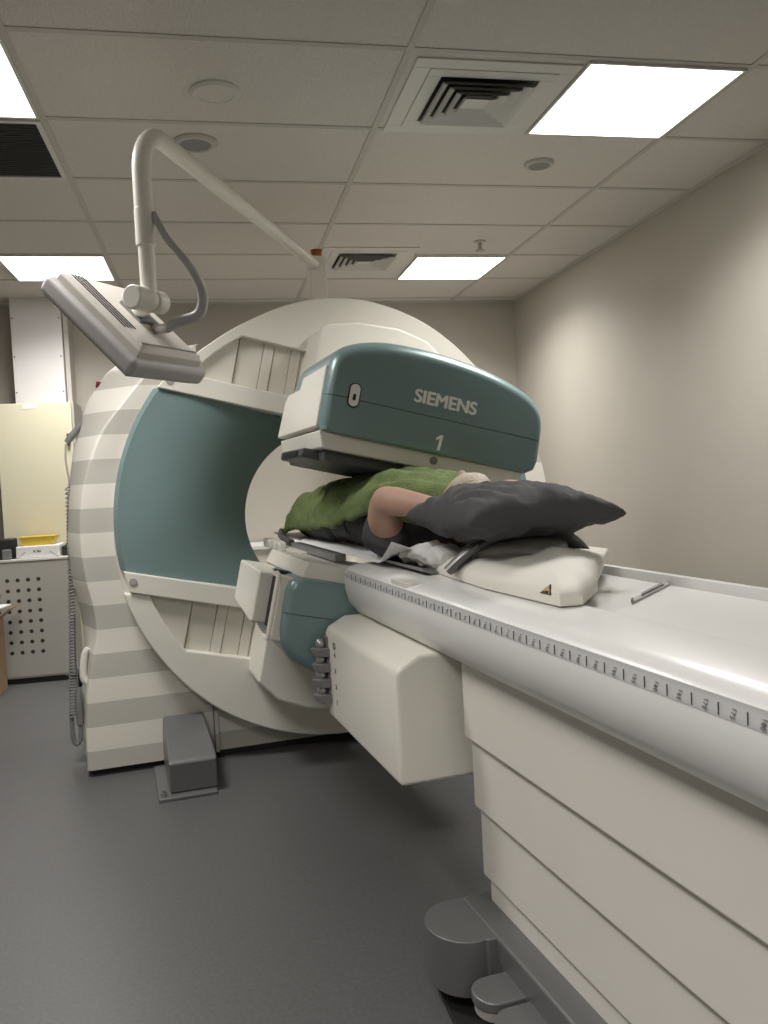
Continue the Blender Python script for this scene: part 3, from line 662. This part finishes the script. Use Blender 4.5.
# pillow
def pillow(top_):
    def fn(i, j):
        s, t = 2*i-1, 2*j-1
        es = 5 if s < 0 else 3.0
        h = (max(0, 1-abs(s)**es)*(1-abs(t)**3))**.5
        x = .957+.198*s*(1-.07*(1-t*t)); y = 1.945+.225*t*(1-.08*(1-s*s))
        y -= .02*max(0, s)**2
        nv = Vector((x*9, y*9, 3 if top_ else 7))
        k = .012*noise.noise(nv)+.009*noise.noise(nv*2.6)+.004*noise.noise(nv*6)
        fold = .007*math.sin(11*math.atan2(t+.2, s+1.0)+3*s)*h
        mid = 1.098-.012*max(0, s)**2+.004*s
        z = mid+(1 if top_ else -1)*((.074 if top_ else .055)*h)+(k+fold)*min(1, h*2)
        return (x, y, z)
    return fn
b = B(); b.grid(pillow(True), 60, 44); b.grid(pillow(False), 60, 44); bmesh.ops.remove_doubles(b.bm, verts=b.bm.verts, dist=.0008)
pl = b.build('pillow', M['cloth'], None, org=(1.02, 1.86, 1.06), sharp=180)
tag(pl, 'large charcoal cotton pillow resting on the arch at the head end', 'pillow')
# paper sheet and rolled linen
def sheet(i, j):
    uu = 2.24+1.31*i; x = .757+.40*j; z = .9605+.002*noise.noise(Vector((x*12, uu*12, 0)))
    if j < .12: z -= .012*(1-j/.12); x -= .004
    if i < .13 and j < .3:
        k = (1-i/.13); z += .075*k*(1-j/.3)
    if i < .13: x -= .015*(1-i/.13)
    return (x, uu+.012*math.sin(x*40)*(1-i), z)
b = B(); b.grid(sheet, 60, 20); o = b.build('paper_sheet', M['paper'], None, org=(.95, 2.9, .957), solid=.0012, sharp=180)
tag(o, 'white paper sheet spread on the couch under the person', 'paper sheet')
b = B(); eloft(b, [((.86, 2.06, .975), .02, .015), ((.858, 2.065, .98), .042, .024), ((.855, 2.12, .982), .05, .032), ((.85, 2.16, .98), .043, .026), ((.848, 2.2, .985), .05, .034), ((.845, 2.26, .98), .045, .028), ((.84, 2.33, .975), .05, .022), ((.84, 2.34, .97), .02, .01)], 48)
bmesh.ops.subdivide_edges(b.bm, edges=b.bm.edges, cuts=2, use_grid_fill=True)
for v in b.bm.verts: v.co += Vector((1, .4, 1))*(.010*noise.noise(v.co*24)+.006*noise.noise(v.co*60))
o = b.build('linen_roll', M['linen'], None, org=(.855, 2.16, .955), sharp=180); md = o.modifiers.new('s', 'SUBSURF'); md.levels = 2; md.render_levels = 2
tag(o, 'crumpled roll of white linen tucked beside the pillow', 'linen')
# ================================================================ BACKGROUND LEFT
t = thing('tall_cabinet', 'tall cream cabinet against the back wall below the white duct', 'cabinet', (-1.12, 6.1, 0), False)
b = B(); b.box(-1.375, -.885, 5.97, 6.31, 0, 1.815); b.build('carcass', M['greycab'], t, bevel=.004)
b = B(); b.box(-1.372, -.90, 5.945, 5.972, .06, 1.812); dr = b.build('door', M['cream'], t, bevel=.004)
b = B(); b.box(-1.205, -1.115, 5.9425, 5.946, 1.775, 1.80); b.build('label_plate', M['paper'], dr)
b = B(); b.cyl((-.925, 5.946, 1.56), (-.925, 5.925, 1.56), .014); b.box(-.935, -.915, 5.92, 5.935, 1.52, 1.60); b.build('key_lock', M['black'], dr, bevel=.003)
t = thing('wall_duct', 'white boxed wall duct rising from the tall cream cabinet to the ceiling', 'duct', (-1.1, 6.2, 1.815), False)
b = B(); b.box(-1.275, -.95, 6.10, 6.33, 1.815, 2.54); du = b.build('casing', M['duct'], t, bevel=.003)
b = B()
for x in (-1.262, -.963):
    for z in (1.9, 2.14, 2.40): b.cyl((x, 6.10, z), (x, 6.096, z), .006, n=8)
b.build('screws', M['mid'], du)
b = B(); b.box(-.945, -.915, 6.14, 6.33, 1.815, 2.54); b.build('side_trunking', M['grid'], t)
t = thing('perforated_cabinet', 'low grey perforated metal cabinet in front of the tall cream cabinet', 'cabinet', (-1.25, 5.8, 0), False)
b = B(); b.box(-1.62, -.925, 5.70, 5.93, .035, .785); b.build('body', M['greycab'], t, bevel=.006)
b = B(); b.box(-1.625, -.92, 5.69, 5.935, .785, .800); b.build('top', M['frame'], t, bevel=.003)
b = B(); b.box(-1.60, -.945, 5.72, 5.92, 0, .036); b.build('plinth', M['black'], t)
def holes():
    m = mat('perforated sheet', (.40, .385, .35), .5); nt = m.node_tree; bs = nt.nodes['Principled BSDF']
    tc = nt.nodes.new('ShaderNodeTexCoord'); sp = nt.nodes.new('ShaderNodeSeparateXYZ'); nt.links.new(tc.outputs['Object'], sp.inputs[0])
    def mth(op, a, v):
        n = nt.nodes.new('ShaderNodeMath'); n.operation = op
        for k, q in enumerate((a, v)):
            if isinstance(q, (int, float)): n.inputs[k].default_value = q
            else: nt.links.new(q, n.inputs[k])
        return n.outputs[0]
    # the object's origin lies at x = -1.25 on the floor
    dx_ = mth('SUBTRACT', mth('FRACT', mth('DIVIDE', mth('ADD', sp.outputs['X'], .313+.0311), .0623), 0), .5)
    dz_ = mth('SUBTRACT', mth('FRACT', mth('DIVIDE', mth('SUBTRACT', sp.outputs['Z'], .203-.0332), .0663), 0), .5)
    d = mth('SQRT', mth('ADD', mth('POWER', mth('MULTIPLY', dx_, .0623), 2), mth('POWER', mth('MULTIPLY', dz_, .0663), 2)), 0)
    ins = mth('MULTIPLY', mth('LESS_THAN', d, .0125), mth('MULTIPLY', mth('LESS_THAN', sp.outputs['X'], .155), mth('MULTIPLY', mth('GREATER_THAN', sp.outputs['Z'], .17), mth('LESS_THAN', sp.outputs['Z'], .70))))
    mx = nt.nodes.new('ShaderNodeMix'); mx.data_type = 'RGBA'; mx.inputs[6].default_value = (.40, .385, .35, 1); mx.inputs[7].default_value = (.015, .015, .015, 1)
    nt.links.new(ins, mx.inputs[0]); nt.links.new(mx.outputs[2], bs.inputs['Base Color']); return m
b = B(); b.box(-1.61, -.935, 5.694, 5.70, .05, .775); b.build('front_panel', holes(), t)
t = thing('paper_ream', 'white wrapped paper ream on top of the perforated cabinet', 'paper', (-1.12, 5.8, .8), False)
b = B(); b.box(-1.255, -.995, 5.715, 5.925, .8, .878); b.build('package', M['paper'], t, bevel=.006)
b = B(); b.prism([(-1.15, .838), (-1.135, .838), (-1.142, .85), (-1.15, .855)], 5.7135, 5.716); b.prism([(-1.128, .838), (-1.105, .838), (-1.105, .855), (-1.113, .846), (-1.128, .855)], 5.7135, 5.716)
b.prism([(-1.25, .803), (-1.247, .803), (-1.198, .84), (-1.2, .843)], 5.7135, 5.716); b.prism([(-1.0, .803), (-1.003, .803), (-1.052, .84), (-1.05, .843)], 5.7135, 5.716); b.build('printed_mark', M['mid'], t)
t = thing('yellow_tray', 'shallow yellow plastic tray on top of the paper ream', 'tray', (-1.12, 5.8, .878), False)
b = B(); b.loft([[(x, y, z) for x, y in ((x0, 5.75-q), (x1, 5.75-q), (x1, 5.89+q), (x0, 5.89+q))] for x0, x1, z, q in ((-1.22, -1.04, .878, 0), (-1.238, -1.018, .936, .018), (-1.232, -1.024, .936, .012), (-1.215, -1.045, .884, -.005))]); b.build('tray', M['yellow'], t, smooth=False)
t = thing('desk_gadget', 'black desk gadget standing left of the paper ream', 'gadget', (-1.33, 5.8, .8), False)
b = B(); b.box(-1.40, -1.275, 5.74, 5.88, .8, .93); b.build('case', M['black'], t, bevel=.01)
b = B(); b.box(-1.335, -1.285, 5.70, 5.74, .8, .865); b.build('front_box', M['mid'], t, bevel=.005)
t = thing('power_adapter', 'small black adapter right of the paper ream on the cabinet', 'adapter', (-.955, 5.8, .8), False)
b = B(); b.box(-.985, -.93, 5.76, 5.90, .8, .865); b.build('case', M['black'], t, bevel=.008)
b = B(); b.tube([(-.96, 5.78, .86), (-.945, 5.76, .885), (-.932, 5.76, .86), (-.925, 5.78, .82)], .006, n=6); b.build('lead', M['black'], t)
# cardboard box
t = thing('cardboard_box', 'open brown cardboard box on the floor at the left edge', 'box', (-1.52, 5.45, 0), False)
b = B(); b.box(-1.70, -1.335, 5.35, 5.62, 0, .46); b.build('carton', M['card'], t, bevel=.003)
b = B(); b.prism([(-1.335, .452), (-1.335, .458), (-1.235, .535), (-1.232, .529)], 5.36, 5.61); b.build('flap', M['card'], t)
b = B(); b.prism([(5.35, .45), (5.352, .46), (5.27, .50), (5.268, .494)], -1.69, -1.34, 'x'); b.build('flap', M['card'], t)
b = B(); b.prism([(-1.62, 5.30), (-1.29, 5.34), (-1.26, 5.52), (-1.58, 5.58)], .535, .541, 'z'); o = b.build('paper_stack', M['paper'], None, turned=False, org=(-1.45, 5.43, .535)); tag(o, 'loose white papers lying on the open cardboard box', 'paper')
b = B(); b.ell((-1.40, 5.45, .60), .10, .09, .058, 20, 12, fn=lambda p: tuple(Vector(p)+Vector((1, 1, 1))*.02*noise.noise(Vector(p)*22))); o = b.build('plastic_bag', M['clear'], None, turned=False, org=(-1.4, 5.45, .541), sharp=180); tag(o, 'crumpled clear plastic bag on the papers over the cardboard box', 'bag')
# dark cabinet in the gap beside the gantry, and a castor with lever
t = thing('equipment_cabinet', 'grey equipment cabinet in the gap between perforated cabinet and gantry', 'cabinet', (-.72, 6.0, 0), False)
b = B(); b.box(-.88, -.52, 5.95, 6.30, .04, .95); b.build('body', M['mid'], t, bevel=.006)
b = B(); b.box(-.87, -.54, 5.97, 6.29, 0, .04); b.build('plinth', M['black'], t)
t = thing('brake_castor', 'black castor with a silver brake lever behind the hanging cord', 'castor', (-.87, 5.5, 0), False)
b = B(); b.cyl((-.90, 5.50, .045), (-.86, 5.50, .045), .045); b.build('wheel', M['black'], t, bevel=.006)
b = B(); b.tube([(-.96, 5.47, .085), (-.88, 5.46, .115), (-.78, 5.45, .155)], .009, n=8); b.build('lever', M['steel'], t)
b = B(); b.box(-.87, -.74, 5.47, 5.53, .045, .085); b.build('fork', M['black'], t, bevel=.005)
# pale units behind the bore
t = thing('low_cupboard', 'low pale cupboard behind the gantry seen through the bore', 'cupboard', (.75, 6.1, 0), False)
b = B(); b.box(.1, 1.0, 5.95, 6.31, 0, .74); b.build('body', M['white'], t, bevel=.004)
b = B(); b.box(.09, 1.01, 5.93, 6.315, .74, .77); b.build('worktop', M['bedtop'], t, bevel=.004)
t = thing('tall_cupboard', 'tall pale cupboard behind the gantry seen through the bore', 'cupboard', (1.5, 6.1, 0), False)
b = B(); b.box(1.02, 1.75, 5.98, 6.31, .05, 1.75); b.build('body', M['white'], t, bevel=.004)
b = B(); b.box(1.04, 1.73, 6.0, 6.30, 0, .05); b.build('plinth', M['black'], t)
